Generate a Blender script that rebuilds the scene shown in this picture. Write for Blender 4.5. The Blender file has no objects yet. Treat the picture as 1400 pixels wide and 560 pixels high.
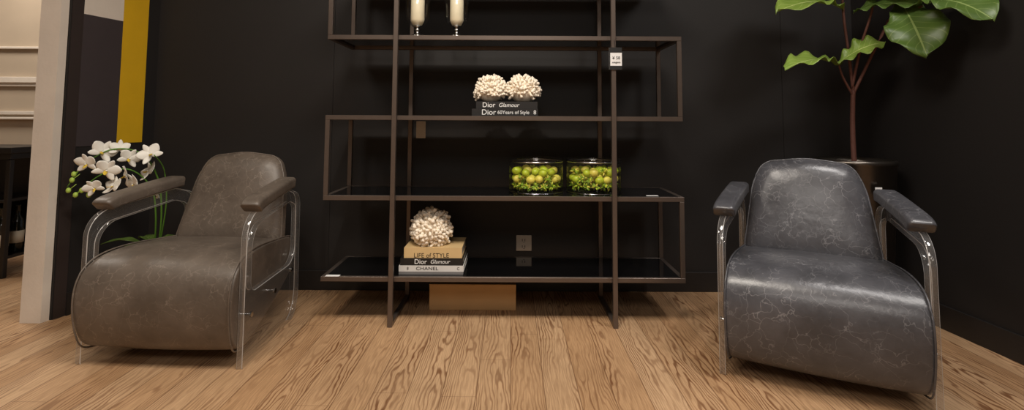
import bpy, bmesh, math, random
from mathutils import Vector, Matrix, noise
random.seed(7)
sc=bpy.context.scene
try:
    sc.view_settings.view_transform='Standard'
    sc.view_settings.look='None'
except Exception: pass
R=math.radians
# ---------------------------------------------------------------- helpers
def link(o,parent=None):
    sc.collection.objects.link(o)
    if parent: o.parent=parent
    return o
def empty(name,loc=(0,0,0),rz=0):
    e=bpy.data.objects.new(name,None); e.empty_display_size=.1
    e.location=loc; e.rotation_euler=(0,0,rz); return link(e)
def mobj(name,me,mat=None,parent=None,smooth=False,loc=None):
    o=bpy.data.objects.new(name,me)
    if mat is not None:
        for m in (mat if isinstance(mat,list) else [mat]): me.materials.append(m)
    if smooth:
        for p in me.polygons: p.use_smooth=True
    if loc: o.location=loc
    return link(o,parent)
def from_bm(name,bm,mat=None,parent=None,smooth=False,loc=None):
    bmesh.ops.recalc_face_normals(bm,faces=bm.faces)
    me=bpy.data.meshes.new(name); bm.to_mesh(me); bm.free()
    return mobj(name,me,mat,parent,smooth,loc)
def abox(bm,a,b,mi=0):
    vs=[bm.verts.new((x,y,z)) for x in (a[0],b[0]) for y in (a[1],b[1]) for z in (a[2],b[2])]
    for f in ((0,1,3,2),(4,6,7,5),(0,4,5,1),(2,3,7,6),(0,2,6,4),(1,5,7,3)):
        bm.faces.new([vs[i] for i in f]).material_index=mi
def box(name,a,b,mat,parent=None,bev=0):
    bm=bmesh.new(); abox(bm,a,b); o=from_bm(name,bm,mat,parent)
    if bev:
        m=o.modifiers.new('bev','BEVEL'); m.width=bev; m.segments=2
    return o
def prism(name,pts,z0,z1,mat,parent=None):
    bm=bmesh.new()
    lo=[bm.verts.new((x,y,z0)) for x,y in pts]; hi=[bm.verts.new((x,y,z1)) for x,y in pts]
    n=len(pts); bm.faces.new(lo); bm.faces.new(hi)
    for i in range(n): bm.faces.new((lo[i],lo[(i+1)%n],hi[(i+1)%n],hi[i]))
    return from_bm(name,bm,mat,parent)
def lathe(name,prof,mat,parent=None,seg=48,loc=None,rib=0,nrib=40,smooth=True):
    bm=bmesh.new(); rings=[]
    for r,z in prof:
        if r<1e-5: rings.append([bm.verts.new((0,0,z))])
        else:
            rg=[]
            for i in range(seg):
                a=2*math.pi*i/seg; rr=r+(rib*math.cos(a*nrib) if rib else 0)
                rg.append(bm.verts.new((rr*math.cos(a),rr*math.sin(a),z)))
            rings.append(rg)
    for A,B in zip(rings,rings[1:]):
        for i in range(seg):
            j=(i+1)%seg
            if len(A)==1 and len(B)==1: continue
            if len(A)==1: bm.faces.new((A[0],B[i],B[j]))
            elif len(B)==1: bm.faces.new((A[i],A[j],B[0]))
            else: bm.faces.new((A[i],A[j],B[j],B[i]))
    return from_bm(name,bm,mat,parent,smooth,loc)
def tube(bm,pts,rads,seg=8,cap=True,mi=0):
    pts=[Vector(p) for p in pts]; rings=[]
    for i,p in enumerate(pts):
        d=(pts[min(i+1,len(pts)-1)]-pts[max(i-1,0)]).normalized()
        up=Vector((0,0,1)) if abs(d.z)<.9 else Vector((1,0,0))
        s=d.cross(up).normalized(); t=s.cross(d)
        r=rads[i] if isinstance(rads,(list,tuple)) else rads
        rings.append([bm.verts.new(p+s*r*math.cos(2*math.pi*k/seg)+t*r*math.sin(2*math.pi*k/seg)) for k in range(seg)])
    for A,B in zip(rings,rings[1:]):
        for k in range(seg):
            f=bm.faces.new((A[k],A[(k+1)%seg],B[(k+1)%seg],B[k])); f.material_index=mi
    if cap:
        bm.faces.new(rings[0]).material_index=mi; bm.faces.new(rings[-1]).material_index=mi
def smoothpath(pts,n=6):
    pts=[Vector(p) for p in pts]; out=[]
    for i in range(len(pts)-1):
        p0=pts[max(i-1,0)];p1=pts[i];p2=pts[i+1];p3=pts[min(i+2,len(pts)-1)]
        for k in range(n):
            t=k/n
            out.append(.5*((2*p1)+(p2-p0)*t+(2*p0-5*p1+4*p2-p3)*t*t+(3*p1-p0-3*p2+p3)*t**3))
    out.append(pts[-1]); return out
def round_poly(pts,seg=8):
    out=[];n=len(pts)
    for i in range(n):
        p=Vector(pts[i][:2]);a=Vector(pts[i-1][:2]);b=Vector(pts[(i+1)%n][:2]);r=pts[i][2]
        d1=(a-p).normalized();d2=(b-p).normalized()
        if r<=0: out.append(p);continue
        ang=d1.angle(d2); t=r/math.tan(ang/2)
        s=p+d1*t;e=p+d2*t
        c=p+(d1+d2).normalized()*(r/math.sin(ang/2))
        a0=math.atan2(s.y-c.y,s.x-c.x);a1=math.atan2(e.y-c.y,e.x-c.x)
        d=a1-a0
        while d>math.pi:d-=2*math.pi
        while d<-math.pi:d+=2*math.pi
        for k in range(seg+1):
            q=a0+d*k/seg; out.append(Vector((c.x+r*math.cos(q),c.y+r*math.sin(q))))
    return out
def plate(name,loops,thick,bev,mats,parent,M):
    """2D outline with holes -> solid sheet; chamfered edges get slot 1, cut edge slot 2"""
    cu=bpy.data.curves.new(name,'CURVE'); cu.dimensions='2D'; cu.fill_mode='BOTH'
    cu.extrude=thick/2-bev; cu.bevel_depth=bev; cu.bevel_resolution=1
    for lp in loops:
        s=cu.splines.new('POLY'); s.points.add(len(lp)-1)
        for i,p in enumerate(lp): s.points[i].co=(p[0],p[1],0,1)
        s.use_cyclic_u=True
    o=bpy.data.objects.new('tmp',cu); sc.collection.objects.link(o)
    dg=bpy.context.evaluated_depsgraph_get(); dg.update()
    me=bpy.data.meshes.new_from_object(o.evaluated_get(dg)); bpy.data.objects.remove(o)
    for p in me.polygons:
        a=abs(p.normal.z); p.material_index=0 if a>.97 else (2 if a<.1 else 1)
    bm=bmesh.new(); bm.from_mesh(me); bpy.data.meshes.remove(me)
    bmesh.ops.remove_doubles(bm,verts=bm.verts,dist=1e-5)
    bmesh.ops.transform(bm,matrix=M,verts=bm.verts)
    return from_bm(name,bm,mats,parent)
def text(name,body,size,mat,parent,loc,sx=1,rot=(R(90),0,0),shear=0):
    cu=bpy.data.curves.new(name,'FONT'); cu.body=body; cu.size=size; cu.extrude=.0004
    cu.align_x='CENTER'; cu.align_y='CENTER'; cu.shear=shear
    o=bpy.data.objects.new('tmp',cu); sc.collection.objects.link(o)
    dg=bpy.context.evaluated_depsgraph_get(); dg.update()
    me=bpy.data.meshes.new_from_object(o.evaluated_get(dg)); bpy.data.objects.remove(o)
    me.materials.clear()
    t=mobj(name,me,mat,parent,loc=loc); t.rotation_euler=rot; t.scale=(sx,1,1); return t
# ---------------------------------------------------------------- materials
def srgb(*c):
    return tuple(((v/255)/12.92 if v/255<=.04045 else ((v/255+.055)/1.055)**2.4) for v in c)+(1,)
def newmat(name):
    m=bpy.data.materials.new(name); m.use_nodes=True
    nt=m.node_tree; return m,nt,nt.nodes['Principled BSDF']
def N(nt,t):
    return nt.nodes.new(t)
def mat(name,col,rough=.5,metal=0,var=.12,scale=12,bump=0,bscale=60,**kw):
    m,nt,b=newmat(name); L=nt.links.new
    tc=N(nt,'ShaderNodeTexCoord'); no=N(nt,'ShaderNodeTexNoise'); no.inputs['Scale'].default_value=scale; no.inputs['Detail'].default_value=5
    L(tc.outputs['Object'],no.inputs['Vector'])
    mx=N(nt,'ShaderNodeMix'); mx.data_type='RGBA'
    mx.inputs['A'].default_value=tuple(c*(1-var) for c in col[:3])+(1,); mx.inputs['B'].default_value=tuple(min(1,c*(1+var)) for c in col[:3])+(1,)
    L(no.outputs['Fac'],mx.inputs['Factor']); L(mx.outputs['Result'],b.inputs['Base Color'])
    b.inputs['Roughness'].default_value=rough; b.inputs['Metallic'].default_value=metal
    if bump:
        n2=N(nt,'ShaderNodeTexNoise'); n2.inputs['Scale'].default_value=bscale; L(tc.outputs['Object'],n2.inputs['Vector'])
        bp=N(nt,'ShaderNodeBump'); bp.inputs['Strength'].default_value=bump; bp.inputs['Distance'].default_value=.005
        L(n2.outputs['Fac'],bp.inputs['Height']); L(bp.outputs['Normal'],b.inputs['Normal'])
    for k,v in kw.items(): b.inputs[k.replace('_',' ')].default_value=v
    return m
def thinglass(name,tint=(.96,.97,.97,1),f0=.04,rough=.02,body=None,bodyfac=0,fmax=.85):
    """clear sheet: see-through plus Schlick-style surface reflection (and optional milky body)"""
    m,nt,b=newmat(name); L=nt.links.new; nt.nodes.remove(b)
    out=[n for n in nt.nodes if n.type=='OUTPUT_MATERIAL'][0]
    tr=N(nt,'ShaderNodeBsdfTransparent'); tr.inputs[0].default_value=tint
    gl=N(nt,'ShaderNodeBsdfGlossy'); gl.inputs['Roughness'].default_value=rough
    lw_=N(nt,'ShaderNodeLayerWeight'); lw_.inputs['Blend'].default_value=.5
    pw=N(nt,'ShaderNodeMath'); pw.operation='POWER'; pw.inputs[1].default_value=4.5; L(lw_.outputs['Facing'],pw.inputs[0])
    ma=N(nt,'ShaderNodeMath'); ma.operation='MULTIPLY_ADD'; ma.inputs[1].default_value=fmax-f0; ma.inputs[2].default_value=f0; L(pw.outputs[0],ma.inputs[0])
    base=tr.outputs[0]
    if body:
        df=N(nt,'ShaderNodeBsdfTranslucent'); df.inputs[0].default_value=body
        dd=N(nt,'ShaderNodeBsdfDiffuse'); dd.inputs[0].default_value=body
        m0=N(nt,'ShaderNodeMixShader'); m0.inputs[0].default_value=.5; L(df.outputs[0],m0.inputs[1]); L(dd.outputs[0],m0.inputs[2])
        m1=N(nt,'ShaderNodeMixShader'); m1.inputs[0].default_value=bodyfac
        L(tr.outputs[0],m1.inputs[1]); L(m0.outputs[0],m1.inputs[2]); base=m1.outputs[0]
    mx=N(nt,'ShaderNodeMixShader'); L(ma.outputs[0],mx.inputs[0]); L(base,mx.inputs[1]); L(gl.outputs[0],mx.inputs[2])
    L(mx.outputs[0],out.inputs[0]); return m
def leather(name,c1,c2,vein,rough):
    m,nt,b=newmat(name); L=nt.links.new
    tc=N(nt,'ShaderNodeTexCoord')
    n1=N(nt,'ShaderNodeTexNoise'); n1.inputs['Scale'].default_value=5; n1.inputs['Detail'].default_value=8; n1.inputs['Roughness'].default_value=.65
    L(tc.outputs['Object'],n1.inputs['Vector'])
    r1=N(nt,'ShaderNodeValToRGB'); r1.color_ramp.elements[0].position=.35; r1.color_ramp.elements[1].position=.68
    r1.color_ramp.elements[0].color=c1; r1.color_ramp.elements[1].color=c2
    L(n1.outputs['Fac'],r1.inputs['Fac'])
    wn=N(nt,'ShaderNodeTexNoise'); wn.inputs['Scale'].default_value=9; wn.inputs['Detail'].default_value=4
    L(tc.outputs['Object'],wn.inputs['Vector'])
    vm=N(nt,'ShaderNodeVectorMath'); vm.operation='MULTIPLY_ADD'; vm.inputs[1].default_value=(.22,.22,.22)
    L(wn.outputs['Color'],vm.inputs[0]); L(tc.outputs['Object'],vm.inputs[2])
    vo=N(nt,'ShaderNodeTexVoronoi'); vo.feature='DISTANCE_TO_EDGE'; vo.inputs['Scale'].default_value=17
    L(vm.outputs[0],vo.inputs['Vector'])
    rr=N(nt,'ShaderNodeValToRGB'); rr.color_ramp.elements[0].position=0; rr.color_ramp.elements[1].position=.035
    rr.color_ramp.elements[0].color=(1,1,1,1); rr.color_ramp.elements[1].color=(0,0,0,1)
    L(vo.outputs['Distance'],rr.inputs['Fac'])
    n3=N(nt,'ShaderNodeTexNoise'); n3.inputs['Scale'].default_value=9; n3.inputs['Detail'].default_value=3; L(tc.outputs['Object'],n3.inputs['Vector'])
    r3=N(nt,'ShaderNodeValToRGB'); r3.color_ramp.elements[0].position=.38; r3.color_ramp.elements[1].position=.70; r3.color_ramp.elements[1].color=(.8,.8,.8,1)
    L(n3.outputs['Fac'],r3.inputs['Fac'])
    mu=N(nt,'ShaderNodeMath'); mu.operation='MULTIPLY'; L(rr.outputs['Color'],mu.inputs[0]); L(r3.outputs['Color'],mu.inputs[1])
    mx=N(nt,'ShaderNodeMix'); mx.data_type='RGBA'; L(mu.outputs[0],mx.inputs['Factor']); L(r1.outputs['Color'],mx.inputs['A']); mx.inputs['B'].default_value=vein
    L(mx.outputs['Result'],b.inputs['Base Color'])
    n4=N(nt,'ShaderNodeTexNoise'); n4.inputs['Scale'].default_value=16; n4.inputs['Detail'].default_value=7; L(tc.outputs['Object'],n4.inputs['Vector'])
    bp=N(nt,'ShaderNodeBump'); bp.inputs['Strength'].default_value=.4; bp.inputs['Distance'].default_value=.006
    L(n4.outputs['Fac'],bp.inputs['Height']); L(bp.outputs['Normal'],b.inputs['Normal'])
    mr=N(nt,'ShaderNodeMapRange'); mr.inputs['To Min'].default_value=rough-.07; mr.inputs['To Max'].default_value=rough+.12
    L(n1.outputs['Fac'],mr.inputs['Value']); L(mr.outputs['Result'],b.inputs['Roughness'])
    b.inputs['Specular IOR Level'].default_value=.6
    return m
def woodfloor():
    m,nt,b=newmat('oak_floorboards'); L=nt.links.new
    def M(op,a,bb=None,c=None):
        n=N(nt,'ShaderNodeMath'); n.operation=op
        for i,v in enumerate((a,bb,c)):
            if v is None: continue
            if isinstance(v,(int,float)): n.inputs[i].default_value=v
            else: L(v,n.inputs[i])
        return n.outputs[0]
    tc=N(nt,'ShaderNodeTexCoord'); sp=N(nt,'ShaderNodeSeparateXYZ'); L(tc.outputs['Object'],sp.inputs[0])
    x,y=sp.outputs['X'],sp.outputs['Y']
    W=.13
    px=M('DIVIDE',x,W); idx=M('FLOOR',px); fr=M('FRACT',px)
    wn=N(nt,'ShaderNodeTexWhiteNoise'); wn.noise_dimensions='1D'; L(idx,wn.inputs['W'])
    rnd=wn.outputs['Value']
    yo=M('MULTIPLY_ADD',rnd,13.7,y)
    pe=M('FRACT',M('DIVIDE',yo,1.5))
    cb=N(nt,'ShaderNodeCombineXYZ'); L(M('MULTIPLY',x,11.0),cb.inputs[0]); L(M('MULTIPLY',yo,2.3),cb.inputs[1]); L(M('MULTIPLY',rnd,20),cb.inputs[2])
    n1=N(nt,'ShaderNodeTexNoise'); n1.inputs['Scale'].default_value=1; n1.inputs['Detail'].default_value=3; n1.inputs['Roughness'].default_value=.5
    L(cb.outputs[0],n1.inputs['Vector'])
    heart=M('POWER',M('ABSOLUTE',M('SUBTRACT',M('ADD',fr,M('MULTIPLY_ADD',rnd,.5,-.25)),.5)),1.5)
    rings=M('ADD',M('MULTIPLY',n1.outputs['Fac'],48),M('ADD',M('MULTIPLY',heart,70),M('MULTIPLY',yo,5.0)))
    ring=M('SINE',rings)
    rr=N(nt,'ShaderNodeValToRGB'); e=rr.color_ramp.elements; e[0].position=.5; e[0].color=(0,0,0,1); e[1].position=.97; e[1].color=(1,1,1,1)
    L(M('MULTIPLY_ADD',ring,.5,.5),rr.inputs['Fac'])
    cf=N(nt,'ShaderNodeCombineXYZ'); L(M('MULTIPLY',x,260),cf.inputs[0]); L(M('MULTIPLY',yo,9),cf.inputs[1])
    n2=N(nt,'ShaderNodeTexNoise'); n2.inputs['Scale'].default_value=1; n2.inputs['Detail'].default_value=4; L(cf.outputs[0],n2.inputs['Vector'])
    c0=N(nt,'ShaderNodeMix'); c0.data_type='RGBA'; c0.inputs['A'].default_value=srgb(212,176,138); c0.inputs['B'].default_value=srgb(194,154,114)
    L(rnd,c0.inputs['Factor'])
    c1=N(nt,'ShaderNodeMix'); c1.data_type='RGBA'; L(c0.outputs['Result'],c1.inputs['A']); c1.inputs['B'].default_value=srgb(122,80,50)
    n5=N(nt,'ShaderNodeTexNoise'); n5.inputs['Scale'].default_value=.6; L(cb.outputs[0],n5.inputs['Vector'])
    fm=N(nt,'ShaderNodeMapRange'); fm.inputs['From Min'].default_value=.38; fm.inputs['From Max'].default_value=.62; fm.inputs['To Min'].default_value=.2; fm.inputs['To Max'].default_value=.9
    L(n5.outputs['Fac'],fm.inputs['Value'])
    brk=M('MULTIPLY_ADD',n2.outputs['Fac'],1.4,.3)
    L(M('MULTIPLY',M('MULTIPLY',rr.outputs['Color'],fm.outputs['Result']),brk),c1.inputs['Factor'])
    c2=N(nt,'ShaderNodeMix'); c2.data_type='RGBA'; c2.blend_type='MULTIPLY'; c2.inputs['Factor'].default_value=.6
    L(c1.outputs['Result'],c2.inputs['A'])
    r2=N(nt,'ShaderNodeValToRGB'); r2.color_ramp.elements[0].position=.3; r2.color_ramp.elements[1].position=.62
    r2.color_ramp.elements[0].color=(.5,.45,.4,1)
    L(n2.outputs['Fac'],r2.inputs['Fac']); L(r2.outputs['Color'],c2.inputs['B'])
    n6=N(nt,'ShaderNodeTexNoise'); n6.inputs['Scale'].default_value=2.3; n6.inputs['Detail'].default_value=5; L(tc.outputs['Object'],n6.inputs['Vector'])
    r6=N(nt,'ShaderNodeValToRGB'); r6.color_ramp.elements[0].position=.35; r6.color_ramp.elements[0].color=(.84,.83,.82,1); r6.color_ramp.elements[1].position=.65
    L(n6.outputs['Fac'],r6.inputs['Fac'])
    c4=N(nt,'ShaderNodeMix'); c4.data_type='RGBA'; c4.blend_type='MULTIPLY'; c4.inputs['Factor'].default_value=1
    L(c2.outputs['Result'],c4.inputs['A']); L(r6.outputs['Color'],c4.inputs['B'])
    s1=M('LESS_THAN',M('ABSOLUTE',M('SUBTRACT',fr,.5)),.485); s2=M('GREATER_THAN',pe,.0015)
    seam=M('MULTIPLY',s1,s2)
    c3=N(nt,'ShaderNodeMix'); c3.data_type='RGBA'; L(M('MULTIPLY_ADD',seam,.6,.4),c3.inputs['Factor'])
    c3.inputs['A'].default_value=srgb(90,58,36); L(c4.outputs['Result'],c3.inputs['B'])
    L(c3.outputs['Result'],b.inputs['Base Color'])
    b.inputs['Roughness'].default_value=.45; b.inputs['Specular IOR Level'].default_value=.35
    bp=N(nt,'ShaderNodeBump'); bp.inputs['Strength'].default_value=.25; bp.inputs['Distance'].default_value=.002
    L(n2.outputs['Fac'],bp.inputs['Height']); L(bp.outputs['Normal'],b.inputs['Normal'])
    return m
def leafmat(name,dark,light,vein):
    m,nt,b=newmat(name); L=nt.links.new
    def M(op,a,bb=None,c=None):
        n=N(nt,'ShaderNodeMath'); n.operation=op
        for i,v in enumerate((a,bb,c)):
            if v is None: continue
            if isinstance(v,(int,float)): n.inputs[i].default_value=v
            else: L(v,n.inputs[i])
        return n.outputs[0]
    uv=N(nt,'ShaderNodeTexCoord'); sp=N(nt,'ShaderNodeSeparateXYZ'); L(uv.outputs['UV'],sp.inputs[0])
    a=M('ABSOLUTE',M('SUBTRACT',sp.outputs['X'],.5))
    rib=M('LESS_THAN',a,.018)
    side=M('LESS_THAN',M('FRACT',M('MULTIPLY',M('SUBTRACT',sp.outputs['Y'],M('MULTIPLY',a,.5)),9)),.08)
    v=M('MULTIPLY',M('MAXIMUM',rib,M('MULTIPLY',side,.5)),.8)
    no=N(nt,'ShaderNodeTexNoise'); no.inputs['Scale'].default_value=9; L(uv.outputs['Object'],no.inputs['Vector'])
    c=N(nt,'ShaderNodeMix'); c.data_type='RGBA'; c.inputs['A'].default_value=dark; c.inputs['B'].default_value=light; L(no.outputs['Fac'],c.inputs['Factor'])
    c2=N(nt,'ShaderNodeMix'); c2.data_type='RGBA'; L(c.outputs['Result'],c2.inputs['A']); c2.inputs['B'].default_value=vein; L(v,c2.inputs['Factor'])
    L(c2.outputs['Result'],b.inputs['Base Color']); b.inputs['Roughness'].default_value=.4
    return m

M_wall=mat('black_wall_paint',srgb(31,28,27),.6,var=.1,scale=3,bump=.05,bscale=120)
M_base=mat('black_baseboard_paint',srgb(36,33,32),.45)
M_ceil=mat('ceiling_paint',srgb(150,142,130),.8)
M_beige=mat('beige_plaster',srgb(186,170,150),.7,scale=4)
M_white=mat('white_distressed_paint',srgb(226,216,204),.6,var=.1,scale=9,bump=.15)
M_yel=mat('yellow_paint',srgb(222,176,20),.6,var=.08)
M_slate=mat('slate_purple_paint',srgb(62,54,56),.6)
M_brown=mat('dark_brown_paint',srgb(48,38,35),.6)
M_frame=mat('bronze_metal',srgb(108,97,90),.36,.7,var=.1,scale=30)
M_blk=mat('black_glass',(.004,.004,.0045,1),.03,var=.1)
M_acr=thinglass('clear_acrylic',(.98,.985,.99,1),.06,.02,(.85,.87,.88,1),.04,.8)  # faint white body paints a pale reflective sheen onto the sheet
M_rim=thinglass('acrylic_painted_edge_highlight',(.8,.8,.8,1),.15,.10,(.95,.95,.95,1),.8,.8)  # whitish body paints bright highlight lines along the chamfers
M_cut=thinglass('clear_acrylic_cut_edge',(.88,.89,.90,1),.12,.06,(.85,.85,.85,1),.12,.8)
M_glass=thinglass('clear_glass',(.98,.985,.98,1),.05,.02,None,0,.8)
M_chrome=mat('chrome',srgb(190,190,190),.18,1)
M_lL=leather('leather_warm_light_tint',srgb(86,77,69),srgb(112,101,91),srgb(148,136,124),.40)  # both chairs share one leather; warmer lighting is put into this colour
M_lR=leather('leather_cool_light_tint',srgb(64,64,68),srgb(88,88,93),srgb(148,147,150),.29)  # same leather as the left chair, with its cooler lighting in the colour
M_dark=mat('black_lacquer',srgb(24,22,21),.4)
M_coral=mat('coral_stone',srgb(250,238,220),.75,var=.05,scale=40,bump=.3,bscale=160)
M_bk=mat('black_book_cloth',srgb(26,25,26),.45)
M_bb=mat('beige_book_cloth',srgb(210,180,130),.6)
M_bw=mat('white_book_cover',srgb(214,212,210),.5)
M_bg=mat('grey_book_cover',srgb(120,118,118),.5)
M_page=mat('paper',srgb(222,212,192),.8)
M_txw=mat('white_print',srgb(240,240,240),.6,var=.02)
M_txk=mat('black_print',srgb(20,20,20),.6,var=.02)
M_card=mat('cardboard',srgb(192,154,106),.75,scale=6)
M_pot=mat('brushed_gunmetal',srgb(96,90,84),.28,.9,scale=20)
M_wpot=mat('white_ceramic',srgb(225,222,215),.3)
M_soil=mat('soil',srgb(50,36,26),.9,bump=1)
M_trunk=mat('fig_bark',srgb(104,66,56),.7,scale=40,bump=.5)
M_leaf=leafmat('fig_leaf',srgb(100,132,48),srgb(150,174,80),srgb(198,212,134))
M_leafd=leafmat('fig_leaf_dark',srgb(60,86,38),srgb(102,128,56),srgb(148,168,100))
M_stem=mat('orchid_stem',srgb(92,140,50),.5)
M_pet=mat('orchid_petal',srgb(242,240,232),.5,var=.03,scale=30)
M_lip=mat('orchid_lip',srgb(220,190,60),.5)
M_bud=mat('orchid_bud',srgb(176,206,90),.5)
M_lime=mat('lime_green',srgb(186,204,52),.4,var=.25,scale=20)
M_lemon=mat('lemon_yellow',srgb(232,220,96),.4,var=.12,scale=20)
M_fern=mat('green_foliage',srgb(136,170,48),.5,var=.3,scale=20)
M_wax=mat('ivory_candle_wax',srgb(236,224,196),.5,var=.04)
M_plate=mat('silver_plastic',srgb(178,170,160),.35,.3)
M_bottle=mat('dark_bottle_glass',srgb(16,20,14),.08)
M_label=mat('bottle_label',srgb(210,200,180),.7)
# ---------------------------------------------------------------- room
box('floor',(-7,-3,-.1),(3.2,5,0),woodfloor())
box('ceiling',(-7,-3,3),(3.2,5,3.1),M_ceil)
YB=3.15
def bw():
    bm=bmesh.new()
    xs=[-2.45,-1.118,1.69,2.7]
    for a,b in zip(xs,xs[1:]): abox(bm,(a+.0012,YB,0),(b-.0012,YB+.12,3))
    abox(bm,(-2.44,YB+.004,0),(2.69,YB+.11,2.99))
    return from_bm('wall_back',bm,M_wall)
bw()
def RX(y): return 2.14+.07*(YB-y)
prism('wall_right',[(RX(YB),YB),(RX(-3),-3),(RX(-3)+.12,-3),(RX(YB)+.12,YB)],0,3,M_wall)
prism('baseboard_right',[(RX(YB)-.012,YB-.001),(RX(-3)-.012,-3),(RX(-3),-3),(RX(YB),YB-.001)],0,.118,M_base)
box('baseboard_back',(-2.22,YB-.012,0),(2.125,YB,.118),M_base,bev=.003)
LD=Vector((-.135,-.51)).normalized(); C=Vector((-2.225,YB)); LN=Vector((-LD.y,LD.x))
if LN.x>0: LN=-LN
def lw(y,off=0):
    t=(y-YB)/LD.y; p=C+LD*t+LN*off; return (p.x,p.y)
prism('wall_left',[lw(YB),lw(2.66),lw(2.66,.10),lw(YB,.10)],0,3,M_wall)
def lpanel(name,y0,y1,z0,z1,m,th=.004):
    prism(name,[lw(y0,-.0005),lw(y1,-.0005),lw(y1,-th),lw(y0,-th)],z0,z1,m)
lpanel('trim_1',2.665,2.72,.0,3,M_brown)
lpanel('trim_2',2.72,2.927,.88,1.60,M_slate)
lpanel('trim_3',2.72,2.927,1.60,1.95,M_white)
lpanel('trim_4',2.927,3.075,.89,3,M_yel)
lpanel('trim_5',2.72,2.927,1.95,3,M_slate)
lpanel('baseboard_left',2.72,3.13,0,.118,M_base,.012)
prism('trim_6',[(-2.364,2.659),(-2.372,2.62),(-2.478,2.62),(-2.466,2.659)],0,3,M_white)
box('wall_far',(-7,4.3,0),(-2.3,4.42,3),M_beige)
box('wall_side',(-7.1,-3,0),(-7,4.42,3),M_beige)
box('wall_front',(-7,-3.1,0),(3.2,-3,3),M_beige)
for i,(z,h,d) in enumerate(((1.33,.05,.04),(1.30,.03,.025),(1.06,.03,.03),(1.02,.02,.045),(0,.16,.02),(1.62,.02,.03))):
    box('trim_%d'%(7+i),(-6.9,4.3-d,z),(-2.5,4.3,z+h),M_white,bev=.004)
# ---------------------------------------------------------------- shelving unit
S=empty('etagere_shelving_unit',(-.04,2.81,0))
LV=[.228,.633,1.043,1.462,1.872,2.275]
def shelf():
    bm=bmesh.new(); b=.012; hx=.912; px=.564; D=.21
    for sx in (-1,1):
        for y in (-D,D):
            abox(bm,(sx*px-b,y-b,0),(sx*px+b,y+b,2.29))
        abox(bm,(sx*px-b,-D+b,0),(sx*px+b,D-b,.02))
        abox(bm,(sx*px-b,-D+b,2.27),(sx*px+b,D-b,2.29))
    for z in LV:
        for y in (-D+.022,D-.022):
            abox(bm,(-hx-b,y-.01,z-b),(hx+b,y+.01,z+b))
        for x in (-hx,hx):
            abox(bm,(x-b,-D+.032,z-b),(x+b,D-.032,z+b))
    for i,(z0,z1) in enumerate(zip(LV,LV[1:])):
        sx=1 if i%2==0 else -1
        for y in (-D+.022,D-.022):
            abox(bm,(sx*hx-b,y-.01,z0+b),(sx*hx+b,y+.01,z1-b))
    o=from_bm('frame',bm,M_frame,S)
    m=o.modifiers.new('b','BEVEL'); m.width=.0015; m.segments=1
    for i,z in enumerate(LV):
        box('glass_shelf_%d'%(i+1),(-hx+b,-D+.032,z),(hx-b,D-.032,z+.011),M_blk,S)
shelf()
def ztop(i): return LV[i]+.0118
x,y,z=.572,-.2265,1.295
box('price_tag_card',(x-.033,y-.002,z),(x+.033,y,z+.115),M_txw,S)
box('price_tag_header',(x-.033,y-.003,z+.088),(x+.033,y-.0021,z+.115),M_txk,S)
box('price_tag_border_left',(x-.033,y-.003,z),(x-.027,y-.0021,z+.088),M_txk,S)
box('price_tag_footer',(x-.027,y-.003,z),(x+.033,y-.0021,z+.02),M_txk,S)
text('price_tag_print','¥ 58',.022,M_txk,S,(x+.004,y-.0028,z+.06))
text('price_tag_print_small','etagere',.014,M_txk,S,(x+.004,y-.0028,z+.038))
bm=bmesh.new(); tube(bm,[(x,y+.001,z+.115),(x-.004,y,z+.15),(x+.006,y+.002,z+.165)],.001); from_bm('price_tag_string',bm,M_txk,S)
box('back_tag_card',(-.525,.185,.925),(-.470,.187,1.025),M_plate,S)
box('shelf_label',(-.9,-.2,LV[0]+.013),(-.83,-.175,LV[0]+.0145),M_txw,S)
box('shelf_label_2',(.74,-.17,LV[1]+.013),(.80,-.15,LV[1]+.0145),M_txw,S)
# ---------------------------------------------------------------- books
def book(parent,x0,x1,y0,y1,z,h,m,name):
    bm=bmesh.new(); t=.003
    abox(bm,(x0,y0,z),(x1,y1,z+t),0); abox(bm,(x0,y0,z+h-t),(x1,y1,z+h),0)
    abox(bm,(x0,y0,z+t),(x1,y0+t,z+h-t),0)
    abox(bm,(x0+.004,y0+t,z+t),(x1-.004,y1-.004,z+h-t),1)
    return from_bm(name,bm,[m,M_page],parent)
B1=empty('stacked_books',(-.037,2.66,ztop(2)))
book(B1,-.174,.174,0,.25,0,.038,M_bk,'book_lower')
book(B1,-.152,.172,.004,.24,.0385,.038,M_bk,'book_upper')
text('title_1','Dior',.040,M_txw,B1,(-.085,-.0005,.019)); text('title_2','60Years of Style',.027,M_txw,B1,(.045,-.0005,.019),.95)
text('title_3','Dior',.036,M_txw,B1,(-.085,.0035,.0575)); text('title_4','Glamour',.030,M_txw,B1,(.02,.0035,.0575),shear=.25)
text('title_5','8',.03,M_txw,B1,(.158,-.0005,.019))
B2=empty('coffee_table_books',(-.412,2.655,ztop(0)))
book(B2,-.166,.166,0,.25,0,.014,M_bg,'book_bottom')
book(B2,-.166,.168,0,.25,.0145,.030,M_bw,'book_white')
book(B2,-.160,.164,.003,.25,.045,.036,M_bk,'book_black')
book(B2,-.142,.158,.006,.245,.0815,.052,M_bb,'book_beige')
text('title_1','CHANEL',.023,M_txk,B2,(-.02,-.0005,.0295),1.3)
text('title_2','Dior',.034,M_txw,B2,(-.055,.0025,.063)); text('title_3','Glamour',.028,M_txw,B2,(.045,.0025,.063),shear=.25)
text('title_4','LIFE of STYLE',.032,M_txk,B2,(.0,.0055,.094))
text('title_5','C',.02,M_txk,B2,(.14,-.0005,.0295)); text('title_6','8',.02,M_txk,B2,(-.12,-.0005,.0295))
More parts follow.
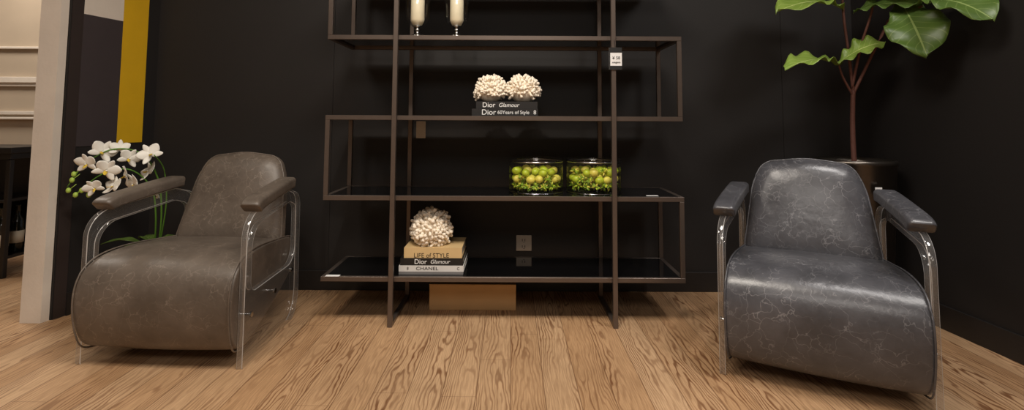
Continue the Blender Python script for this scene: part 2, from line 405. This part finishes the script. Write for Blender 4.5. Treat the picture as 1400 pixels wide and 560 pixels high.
# ---------------------------------------------------------------- corals
def coral(name,loc,r,sq=1.0,n=70,seed=1,zlow=-.55):
    rnd=random.Random(seed); bm=bmesh.new()
    bmesh.ops.create_icosphere(bm,subdivisions=3,radius=r*.70,matrix=Matrix.Diagonal((1,1,sq,1)))
    g=math.pi*(3-5**.5)
    for i in range(n):
        z=1-(i+.5)/n*(1-zlow); q=math.sqrt(max(0,1-z*z)); a=i*g
        d=Vector((q*math.cos(a),q*math.sin(a),z)); d+=Vector([rnd.uniform(-.12,.12) for _ in range(3)])
        d.normalize(); d2=Vector((d.x,d.y,d.z*sq))
        L=r*rnd.uniform(.82,1.0)
        side=d.cross(Vector((rnd.uniform(-1,1),rnd.uniform(-1,1),rnd.uniform(-1,1)))).normalized()
        w=r*rnd.uniform(.075,.10)
        p0=d2*r*.45; p1=d2*L*.74
        tube(bm,[p0,p1],[w*.8,w*1.05],7)
        k=rnd.choice((2,3,3,4))
        for j in range(k):
            off=Matrix.Rotation(2*math.pi*j/k+rnd.random(),3,d)@side
            p2=p1+(d*.9+off*.62).normalized()*r*rnd.uniform(.22,.30)
            tube(bm,[p1,p1.lerp(p2,.5),p2,p2+(p2-p1)*.10],[w*.85,w*.8,w*.78,w*.4],7)
    zmin=min(v.co.z for v in bm.verts)
    cut=max(zmin,-r*sq*.62)
    for v in bm.verts:
        if v.co.z<cut: v.co.z=cut
    for v in bm.verts: v.co.z-=cut
    return from_bm(name,bm,M_coral,None,True,loc)
coral('coral_cluster',(-.116,2.765,ztop(2)+.0775),.100,.96,75,1,-.4)
coral('coral_cluster',(.060,2.765,ztop(2)+.0775),.104,.94,75,2,-.4)
coral('round_coral',(-.43,2.76,ztop(0)+.1345),.122,.98,105,3,-.75)
# ---------------------------------------------------------------- jars of limes
def jar(x,seed):
    J=empty('glass_fruit_jar',(x,2.81,ztop(1)))
    r=.146;h=.165
    lathe('ribbed_glass',[(0,.001),(r-.004,.001),(r,.006),(r,h)],M_glass,J,seg=240,rib=.0022,nrib=48)
    lathe('lid',[(r+.004,h+.0065),(r+.006,h+.012),(r+.002,h+.02),(r-.01,h+.022),(0,h+.022)],M_glass,J,seg=96)
    lathe('rim_band',[(r+.004,h-.002),(r+.0065,h-.001),(r+.0065,h+.006),(r+.004,h+.006),(r+.004,h-.002)],M_chrome,J,seg=96)
    lathe('base_band',[(r+.0026,.002),(r+.0045,.002),(r+.0045,.006),(r+.0026,.006),(r+.0026,.002)],M_chrome,J,seg=96)
    rnd=random.Random(seed); bm=bmesh.new()
    for lay in range(3):
        z=.036+lay*.038
        for ring,cnt in ((.112,15),(.06,8),(.0,1)):
            for k in range(cnt):
                if lay==2 and rnd.random()<.2: continue
                a=2*math.pi*(k+.5*lay+rnd.uniform(-.15,.15))/cnt; rr=ring
                c=Vector((rr*math.cos(a),rr*math.sin(a),z+rnd.uniform(-.004,.004)))
                if (lay==0 or rnd.random()<.3):
                    for q in range(20):
                        d=Vector((rnd.gauss(0,1),rnd.gauss(0,1),rnd.gauss(0.3,1))).normalized()
                        tube(bm,[c,c+d*.014,c+d*.027],[.003,.0055,.0005],5,mi=2 if rnd.random()<.5 else rnd.choice((0,1)))
                else:
                    mi=0 if rnd.random()<.4 else 1
                    ret=bmesh.ops.create_icosphere(bm,subdivisions=2,radius=.023,matrix=Matrix.Translation(c)@Matrix.Rotation(rnd.random()*3,4,'Z')@Matrix.Diagonal((1.15,.95,.95,1)))
                    for v in ret['verts']:
                        for f in v.link_faces: f.material_index=mi
    from_bm('limes_and_foliage',bm,[M_lime,M_lemon,M_fern],J,True)
jar(.135,1); jar(.452,2)
# ---------------------------------------------------------------- hurricane candle holders
def hurricane(x,seed):
    H=empty('hurricane_candle_holder',(x,2.675,ztop(3)))
    o=[(0,.0005),(.040,.0005),(.041,.004),(.030,.010),(.012,.018),(.008,.028),(.014,.036),(.009,.043),(.012,.05),(.03,.058),(.052,.078),(.064,.11),(.067,.15),(.064,.2),(.058,.26),(.060,.30)]
    i=[(.057,.30),(.055,.26),(.061,.2),(.064,.15),(.061,.11),(.049,.081),(.028,.063),(0,.060)]
    lathe('glass_goblet',o+i,M_glass,H,64)
    lathe('silver_foot',[(0,.0006),(.039,.0006),(.040,.005),(.029,.011),(.0125,.019),(.0085,.029),(.016,.035),(.018,.037),(.016,.040),(.0095,.045),(.012,.051),(.026,.058),(.0,.056)],M_chrome,H,48)
    lathe('candle',[(0,.0635),(.024,.0635),(.034,.085),(.036,.09),(.036,.20),(.033,.205),(0,.198)],M_wax,H,40)
    bm=bmesh.new(); tube(bm,[(0,0,.198),(.001,0,.208),(.003,0,.215)],.0012); from_bm('wick',bm,M_txk,H)
hurricane(-.508,1); hurricane(-.298,2)
# ---------------------------------------------------------------- wall outlet, cardboard box
O=empty('wall_power_outlet',(.078,YB,.285))
box('plate',(-.048,-.008,-.047),(.048,0,.047),M_plate,O,.003)
for k,(xx,zz) in enumerate(((0,.018),(0,-.02))):
    bm=bmesh.new()
    for dx in (-.012,.004): abox(bm,(xx+dx,-.0086,zz-.007),(xx+dx+.004,-.0081,zz+.007))
    abox(bm,(xx-.003,-.0086,zz-.014),(xx+.003,-.0081,zz-.01))
    from_bm('socket_%d'%k,bm,M_txk,O)
K=empty('cardboard_box',(-.209,2.965,0))
box('carton',(-.237,-.14,0),(.237,.14,.135),M_card,K,.003)
box('flap_left',(-.237,-.142,.1352),(-.002,.142,.138),M_card,K)
box('flap_right',(.002,-.142,.1352),(.237,.142,.138),M_card,K)
box('tape',(-.237,-.025,.1382),(.237,.025,.1388),M_bb,K)
# ---------------------------------------------------------------- armchairs
TP=.105; W0=.335
def hw(y): return W0-TP*y
def armchair(loc,rz,ML):
    A=empty('armchair',loc,rz)
    prof=[(.06,.056),(-.01,.078),(-.045,.15),(-.062,.25),(-.055,.34),(-.02,.405),(.055,.443),(.18,.453),(.34,.442),(.52,.424),(.585,.405),(.6,.37),(.6,.27),(.57,.225),(.4,.155),(.2,.085)]
    cy=sum(p[0] for p in prof)/len(prof); cz=sum(p[1] for p in prof)/len(prof)
    bm=bmesh.new(); rings=[]
    for s,inset in ((-1,.016),(-.997,.006),(-.975,0),(-.9,-.002),(-.5,-.008),(0,-.01),(.5,-.008),(.9,-.002),(.975,0),(.997,.006),(1,.016)):
        rg=[]
        for (y,z) in prof:
            dy,dz=y-cy,z-cz; l=math.hypot(dy,dz); k=(l-inset)/l
            yy,zz=cy+dy*k,cz+dz*k
            rg.append(bm.verts.new((s*(hw(y)-.002),yy,zz)))
        rings.append(rg)
    n=len(prof)
    for a,b in zip(rings,rings[1:]):
        for i in range(n): bm.faces.new((a[i],a[(i+1)%n],b[(i+1)%n],b[i]))
    bm.faces.new(rings[0]); bm.faces.new(rings[-1])
    o=from_bm('seat',bm,ML,A,True); m=o.modifiers.new('s','SUBSURF'); m.levels=2; m.render_levels=3
    bm=bmesh.new()
    for sx in (-1,1):
        path=[(sx*(hw(y)-.010),y+(y-cy)*.003,z+(z-cz)*.003) for y,z in prof[0:11]]
        tube(bm,smoothpath(path,5),.0035,8)
    from_bm('seat_piping',bm,ML,A,True)
    # backrest
    out=round_poly([(-.285,0,.05),(.285,0,.05),(.238,.34,.35),(.190,.445,.09),(0,.468,.5),(-.190,.445,.09),(-.238,.34,.35)],8)
    bm=bmesh.new(); lean=math.tan(R(17)); yb=.455; zb=.385; c=Vector((0,.21))
    def P(q,off): return (q.x, yb+lean*q.y+off, zb+q.y-off*.2)
    def ring(r,off):
        return [bm.verts.new(P(c+(p-c)*r,off)) for p in out]
    T=.062
    lay=[(r,-T*(1-r**7)**.5-.012*(1-r*r)) for r in (.15,.4,.6,.78,.88,.945,.98,.997)]
    lay+=[(1,0)]
    bk=[(r,T*(1-r**7)**.5+.005) for r in (.997,.98,.945,.88,.7,.4,.15)]
    rs=[ring(r,o) for r,o in lay+bk]
    for a,b in zip(rs,rs[1:]):
        for i in range(len(out)): bm.faces.new((a[i],a[(i+1)%len(out)],b[(i+1)%len(out)],b[i]))
    bm.faces.new(rs[0]); bm.faces.new(rs[-1])
    from_bm('backrest',bm,ML,A,True)
    bm=bmesh.new(); loop=[P(c+(p-c)*.992,-T*.3) for p in out]; loop.append(loop[0]); tube(bm,loop,.004,8,False)
    from_bm('backrest_piping',bm,ML,A,True)
    box('rear_rail',(-.262,.575,.29),(.262,.600,.34),M_dark,A,.004)
    outer=round_poly([(0,0,.008),(0,.618,.11),(.46,.672,.05),(.60,.63,.08),(.615,.10,.16),(.56,0,.10),],16)
    hole=round_poly([(.05,.29,.05),(.05,.566,.10),(.46,.614,.04),(.545,.585,.05),(.55,.29,.09)],16)
    for sx,nm in ((-1,'left'),(1,'right')):
        M=Matrix(((0,0,sx,0),(1,0,0,0),(0,1,0,0),(0,0,0,1)))
        ta=math.atan(TP)
        M=Matrix.Translation((sx*(W0+.0145),0,0))@Matrix.Rotation(sx*ta,4,'Z')@M
        plate('acrylic_side_'+nm,[outer,hole],.024,.0022,[M_acr,M_rim,M_cut],A,M)
        path=[(.062,.626),(.078,.638),(.13,.650),(.24,.666),(.36,.682),(.44,.690),(.465,.689)]
        sec=round_poly([(-.044,-.026,.010),(.044,-.026,.010),(.044,.028,.018),(-.044,.028,.018)],5)
        bm=bmesh.new(); rg=[]; sp=[Vector((0,a,b)) for a,b in path]; sp=smoothpath(sp,4)
        for i,p in enumerate(sp):
            d=(sp[min(i+1,len(sp)-1)]-sp[max(0,i-1)]).normalized(); up=Vector((0,-d.z,d.y))
            xo=sx*(hw(p.y)+.008)
            e=1.0
            if i==0 or i==len(sp)-1: e=.88
            elif i==1 or i==len(sp)-2: e=.98
            rg.append([bm.verts.new(Vector((xo+q.x*e,p.y,p.z+.018))+up*q.y*e) for q in sec])
        for a,b in zip(rg,rg[1:]):
            for i in range(len(sec)): bm.faces.new((a[i],a[(i+1)%len(sec)],b[(i+1)%len(sec)],b[i]))
        bm.faces.new(rg[0]); bm.faces.new(rg[-1])
        from_bm('arm_pad_'+nm,bm,ML,A,True)
        bm=bmesh.new()
        for yy,zz in ((.06,.2),(.3,.22),(.5,.26)):
            xo=sx*(hw(yy)+.0285)
            tube(bm,[(xo-sx*.004,yy,zz),(xo+sx*.004,yy,zz)],.011,16)
            tube(bm,[(xo-sx*.032,yy,zz),(xo-sx*.004,yy,zz)],.005,12)
        from_bm('bolts_'+nm,bm,M_chrome,A)
    return A
armchair((-1.470,2.178,0),R(-3),M_lL)
armchair((1.18,1.98,0),R(-27),M_lR)
# ---------------------------------------------------------------- fiddle leaf fig
F=empty('fiddle_leaf_fig_tree',(1.89,2.82,0))
fo=Vector((1.89,2.82,0))
lathe('planter',[(0,0),(.15,0),(.155,.01),(.20,.80),(.206,.806),(.206,.83),(.196,.83),(.192,.80),(.188,.76),(0,.76)],M_pot,F,64)
lathe('soil',[(0,.775),(.12,.772),(.187,.765),(.187,.7605),(0,.7605)],M_soil,F,32)
bm=bmesh.new()
def br(pts,r0,r1):
    p=smoothpath([Vector(q)-fo for q in pts],6); n=len(p)
    tube(bm,p,[r0+(r1-r0)*i/(n-1) for i in range(n)],10)
br([(1.90,2.82,.76),(1.892,2.81,1.0),(1.897,2.80,1.21)],.014,.012)
br([(1.897,2.80,1.20),(1.875,2.79,1.4),(1.845,2.78,1.70),(1.85,2.75,2.1)],.009,.006)
br([(1.897,2.80,1.19),(1.98,2.76,1.40),(2.03,2.69,1.58),(2.04,2.65,1.68),(2.0,2.6,2.0)],.009,.005)
br([(1.895,2.80,1.18),(1.83,2.78,1.28),(1.79,2.75,1.35)],.007,.004)
br([(1.89,2.80,1.22),(1.91,2.74,1.45),(1.94,2.68,1.66),(1.93,2.65,1.9)],.008,.005)
br([(2.03,2.69,1.55),(2.05,2.6,1.6),(2.06,2.5,1.615)],.006,.004)
from_bm('trunk_and_branches',bm,M_trunk,F,True)
def leaf(bm,base,tip,W,nrm,droop=.05,wav=.016,seed=0,power=.7,origin=Vector()):
    base=Vector(base)-origin; tip=Vector(tip)-origin; ax=tip-base; Ln=ax.length; ax.normalize()
    nrm=Vector(nrm); nrm=(nrm-ax*nrm.dot(ax)).normalized(); sd=ax.cross(nrm)
    nu,nv=21,11; G=[]; uvl=bm.loops.layers.uv.verify()
    for i in range(nu):
        t=i/(nu-1); w=W*(math.sin(math.pi*min(1,(t**1.25)*.97+.015))**power)*(1-.25*math.exp(-((t-.35)/.14)**2))
        if i==nu-1: w=W*.02
        row=[]
        for j in range(nv):
            s=j/(nv-1)*2-1
            q=base+ax*(t*Ln)+sd*(s*w/2)+nrm*(droop*4*t*(1-t)+abs(s)*w*.14+wav*math.sin(t*22+seed+s*1.5)*abs(s)**1.5)
            row.append((bm.verts.new(q),(s*.5+.5,t)))
        G.append(row)
    for i in range(nu-1):
        for j in range(nv-1):
            q=(G[i][j],G[i][j+1],G[i+1][j+1],G[i+1][j])
            f=bm.faces.new([a[0] for a in q])
            for lp,a in zip(f.loops,q): lp[uvl].uv=a[1]
def mkleaves(name,lst,m):
    bm=bmesh.new()
    for i,l in enumerate(lst): leaf(bm,*l[:4],droop=l[4],seed=i*2.1,origin=fo)
    me=bpy.data.meshes.new(name); bm.to_mesh(me); bm.free(); o=mobj(name,me,m,F,True)
    s=o.modifiers.new('t','SOLIDIFY'); s.thickness=.0015
mkleaves('leaves',[
 ((1.84,2.78,1.66),(1.37,2.58,1.60),.22,(0,-.6,1),.05),
 ((1.80,2.75,1.345),(1.385,2.55,1.30),.15,(-.1,-.45,1),.04),
 ((1.785,2.75,1.35),(2.0,2.68,1.46),.14,(-.3,-.6,.8),.03),
 ((1.84,2.77,1.80),(1.45,2.5,1.83),.22,(0,-.3,1),.05),
],M_leaf)
mkleaves('leaves_dark_green',[  # leaves in the darker green
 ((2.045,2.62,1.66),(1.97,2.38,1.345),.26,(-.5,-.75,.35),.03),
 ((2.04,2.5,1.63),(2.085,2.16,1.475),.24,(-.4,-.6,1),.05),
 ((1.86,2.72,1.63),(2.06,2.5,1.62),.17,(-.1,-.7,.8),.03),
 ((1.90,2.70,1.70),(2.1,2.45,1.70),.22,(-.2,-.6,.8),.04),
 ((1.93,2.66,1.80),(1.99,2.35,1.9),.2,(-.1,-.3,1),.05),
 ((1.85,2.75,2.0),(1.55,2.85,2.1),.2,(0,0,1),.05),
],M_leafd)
box('plant_tag',(-.03,-.212,.64),(.005,-.2095,.70),M_txw,F)
# ---------------------------------------------------------------- orchid
Q=empty('potted_orchid',(-2.0,2.90,0)); qo=Vector((-2.0,2.90,0))
lathe('pot',[(0,0),(.075,0),(.08,.01),(.105,.27),(.108,.285),(.099,.285),(.096,.26),(0,.26)],M_dark,Q,48)
lathe('moss',[(0,.275),(.06,.272),(.095,.262),(0,.2605)],M_soil,Q,32)
bm=bmesh.new()
def st(pts,r0,r1):
    p=smoothpath([Vector(q)-qo for q in pts],6); n=len(p); tube(bm,p,[r0+(r1-r0)*i/(n-1) for i in range(n)],8)
def WP(u,v,Y=2.66):
    return (-(700-u)/260.0*(Y/2.66), Y, .895-.00375*(v-200))
st([(-1.99,2.9,.27),(-1.96,2.87,.5),(-1.955,2.82,.70),(-2.0,2.75,.84),(-2.1,2.68,.87),(-2.2,2.63,.80),(-2.28,2.62,.68)],.005,.0025)
st([(-2.01,2.9,.27),(-1.985,2.86,.5),(-1.98,2.80,.66),(-2.04,2.72,.76),(-2.14,2.66,.74),(-2.25,2.62,.63)],.005,.0025)
st([(-1.99,2.9,.27),(-1.93,2.86,.55),(-1.91,2.8,.75),(-1.9,2.7,.84)],.004,.0025)
from_bm('stems',bm,M_stem,Q,True)
def petal(bm,M,L,W,cup=.15,mi=0,base=.25):
    nu,nv=8,7; G=[]
    for i in range(nu):
        t=i/(nu-1); w=W*math.sin(math.pi*(base*.5+t*(1-base*.5-.02)))**.6
        row=[]
        for j in range(nv):
            s=j/(nv-1)*2-1
            row.append(bm.verts.new(M@Vector((s*w/2,t*L,cup*L*(t*t)-abs(s)**2*w*.12))))
        G.append(row)
    for i in range(nu-1):
        for j in range(nv-1):
            f=bm.faces.new((G[i][j],G[i][j+1],G[i+1][j+1],G[i+1][j])); f.material_index=mi
def blossom(bm,pos,face,size,roll=0):
    z=Vector(face).normalized(); x=Vector((0,0,1)).cross(z).normalized(); y=z.cross(x)
    B=Matrix((x,y,z)).transposed().to_4x4(); B.translation=Vector(pos)-qo
    B=B@Matrix.Rotation(roll,4,'Z')
    for a in (0,122,-122): petal(bm,B@Matrix.Rotation(R(a),4,'Z'),size*.52,size*.28,.15)
    for a in (62,-62): petal(bm,B@Matrix.Translation((0,0,size*.02))@Matrix.Rotation(R(a),4,'Z'),size*.54,size*.48,.12,base=.15)
    petal(bm,B@Matrix.Translation((0,0,size*.04))@Matrix.Rotation(R(180),4,'Z')@Matrix.Rotation(R(35),4,'X'),size*.24,size*.16,.5,1)
    bmesh.ops.create_icosphere(bm,subdivisions=1,radius=size*.04,matrix=B@Matrix.Translation((0,0,size*.06)))
bm=bmesh.new(); rnd=random.Random(5)
for (u,v,Y) in ((208,214,2.72),(166,206,2.70),(143,210,2.66),(122,226,2.62),(177,240,2.60),(150,234,2.6),(134,258,2.6),(188,254,2.64),(160,256,2.62),(207,240,2.78),(180,220,2.70),(221,278,2.86)):
    p=WP(u,v,Y); s=.108 if v<270 else .06
    blossom(bm,p,(rnd.uniform(-1.1,1.3),-1,rnd.uniform(-.5,.6)),s*rnd.uniform(.85,1.12),rnd.uniform(-.7,.7))
me=bpy.data.meshes.new('blossoms'); bm.to_mesh(me); bm.free()
o=mobj('blossoms',me,[M_pet,M_lip],Q,True); s=o.modifiers.new('t','SOLIDIFY'); s.thickness=.001
bm=bmesh.new()
for (u,v) in ((104,248),(100,262),(110,268),(118,262),(106,240),(128,268)):
    p=Vector(WP(u,v,2.62))-qo
    bmesh.ops.create_icosphere(bm,subdivisions=2,radius=.012,matrix=Matrix.Translation(p)@Matrix.Diagonal((1,.9,1.2,1)))
    tube(bm,[p,p+Vector((.03,.01,.03))],.0018,6)
from_bm('buds',bm,M_bud,Q,True)
bm=bmesh.new()
for a,L,h in ((200,.26,.16),(150,.2,.14),(260,.24,.12),(330,.16,.14),(60,.14,.15)):
    b=Vector((0,0,.265)); d=Vector((math.cos(R(a)),math.sin(R(a)),0))
    leaf(bm,b,b+d*L+Vector((0,0,h*.5)),.07,Vector((-d.x*.3,-d.y*.3,1)),droop=.05,wav=.002)
me=bpy.data.meshes.new('orchid_leaves'); bm.to_mesh(me); bm.free()
o=mobj('orchid_leaves',me,M_leafd,Q,True); s=o.modifiers.new('t','SOLIDIFY'); s.thickness=.002
# ---------------------------------------------------------------- wine rack table + bottles (next room)
T=empty('wine_rack_table',(-3.75,3.5,0))
bm=bmesh.new()
abox(bm,(-.5,-.2,.80),(.5,.2,.84)); abox(bm,(-.47,-.17,.76),(.47,.17,.80))
for x in (-.48,.45):
    for y in (-.18,.15): abox(bm,(x,y,0),(x+.03,y+.03,.76))
for z in (.13,.50): abox(bm,(-.45,-.18,z-.02),(.45,.18,z))
abox(bm,(-.45,.16,.13),(.45,.178,.76))
for x in (-.15,.15): abox(bm,(x-.008,-.17,.13),(x+.008,.16,.48))
o=from_bm('table_body',bm,M_dark,T); m=o.modifiers.new('b','BEVEL'); m.width=.003
def bottle(x,y,z):
    b=empty('wine_bottle',(x,y,z))
    lathe('bottle_glass',[(0,0),(.036,0),(.038,.004),(.038,.19),(.033,.215),(.016,.24),(.014,.255),(.014,.30),(.0165,.302),(.0165,.315),(0,.316)],M_bottle,b,32)
    lathe('label',[(.0383,.06),(.0387,.06),(.0387,.14),(.0383,.14)],M_label,b,32)
for x,y in ((-3.345,3.37),(-3.435,3.36),(-3.53,3.37),(-3.37,3.50)): bottle(x,y,.1305)
# ---------------------------------------------------------------- lights
def area(name,loc,size,power,col,rot=(0,0,0),sy=None):
    l=bpy.data.lights.new(name,'AREA'); l.energy=power; l.color=col; l.size=size
    if sy: l.shape='RECTANGLE'; l.size_y=sy
    o=bpy.data.objects.new(name,l); o.location=loc; o.rotation_euler=rot; link(o)
def spot(name,loc,tgt,power,col,ang,blend=.6,r=.05):
    l=bpy.data.lights.new(name,'SPOT'); l.energy=power; l.color=col; l.spot_size=R(ang); l.spot_blend=blend; l.shadow_soft_size=r
    o=bpy.data.objects.new(name,l); o.location=loc
    o.rotation_euler=(Vector(tgt)-Vector(loc)).to_track_quat('-Z','Y').to_euler(); link(o)
area('ceiling_panel_light',(0,1.1,2.95),.9,48,(1,.91,.80))
area('ceiling_panel_light',(-1.7,.9,2.95),.6,20,(1,.91,.80))
area('ceiling_panel_light',(1.9,1.0,2.95),.6,24,(1,.95,.9))
area('ceiling_panel_light',(-3.9,3.3,2.95),.8,45,(1,.9,.78))
area('ceiling_panel_light',(0,-1.5,2.95),1.4,50,(1,.93,.86))
spot('ceiling_spotlight',(-1.3,1.3,2.93),(-1.5,2.35,.5),56,(1,.89,.75),42)
spot('ceiling_spotlight',(1.5,1.6,2.93),(1.35,2.2,.5),55,(1,.95,.92),42)
spot('ceiling_spotlight',(-.3,.9,2.93),(-.2,2.75,.9),75,(1,.91,.78),42)
spot('ceiling_spotlight',(0,1.2,2.93),(0,1.9,0),60,(1,.91,.79),50,1.0)
w=bpy.data.worlds.new('world'); sc.world=w; w.use_nodes=True
w.node_tree.nodes['Background'].inputs[0].default_value=(.8,.8,.85,1); w.node_tree.nodes['Background'].inputs[1].default_value=.2
# ---------------------------------------------------------------- camera
cd=bpy.data.cameras.new('camera'); cam=bpy.data.objects.new('camera',cd); link(cam)
cam.location=(0,0,1.03)
cam.rotation_mode='QUATERNION'
cam.rotation_quaternion=(Matrix.Rotation(R(93.9),3,'X')@Matrix.Rotation(R(.3),3,'Z')).to_quaternion()
cd.sensor_width=36; cd.lens=17.74; cd.shift_y=-.1157; cd.clip_start=.05
sc.camera=cam
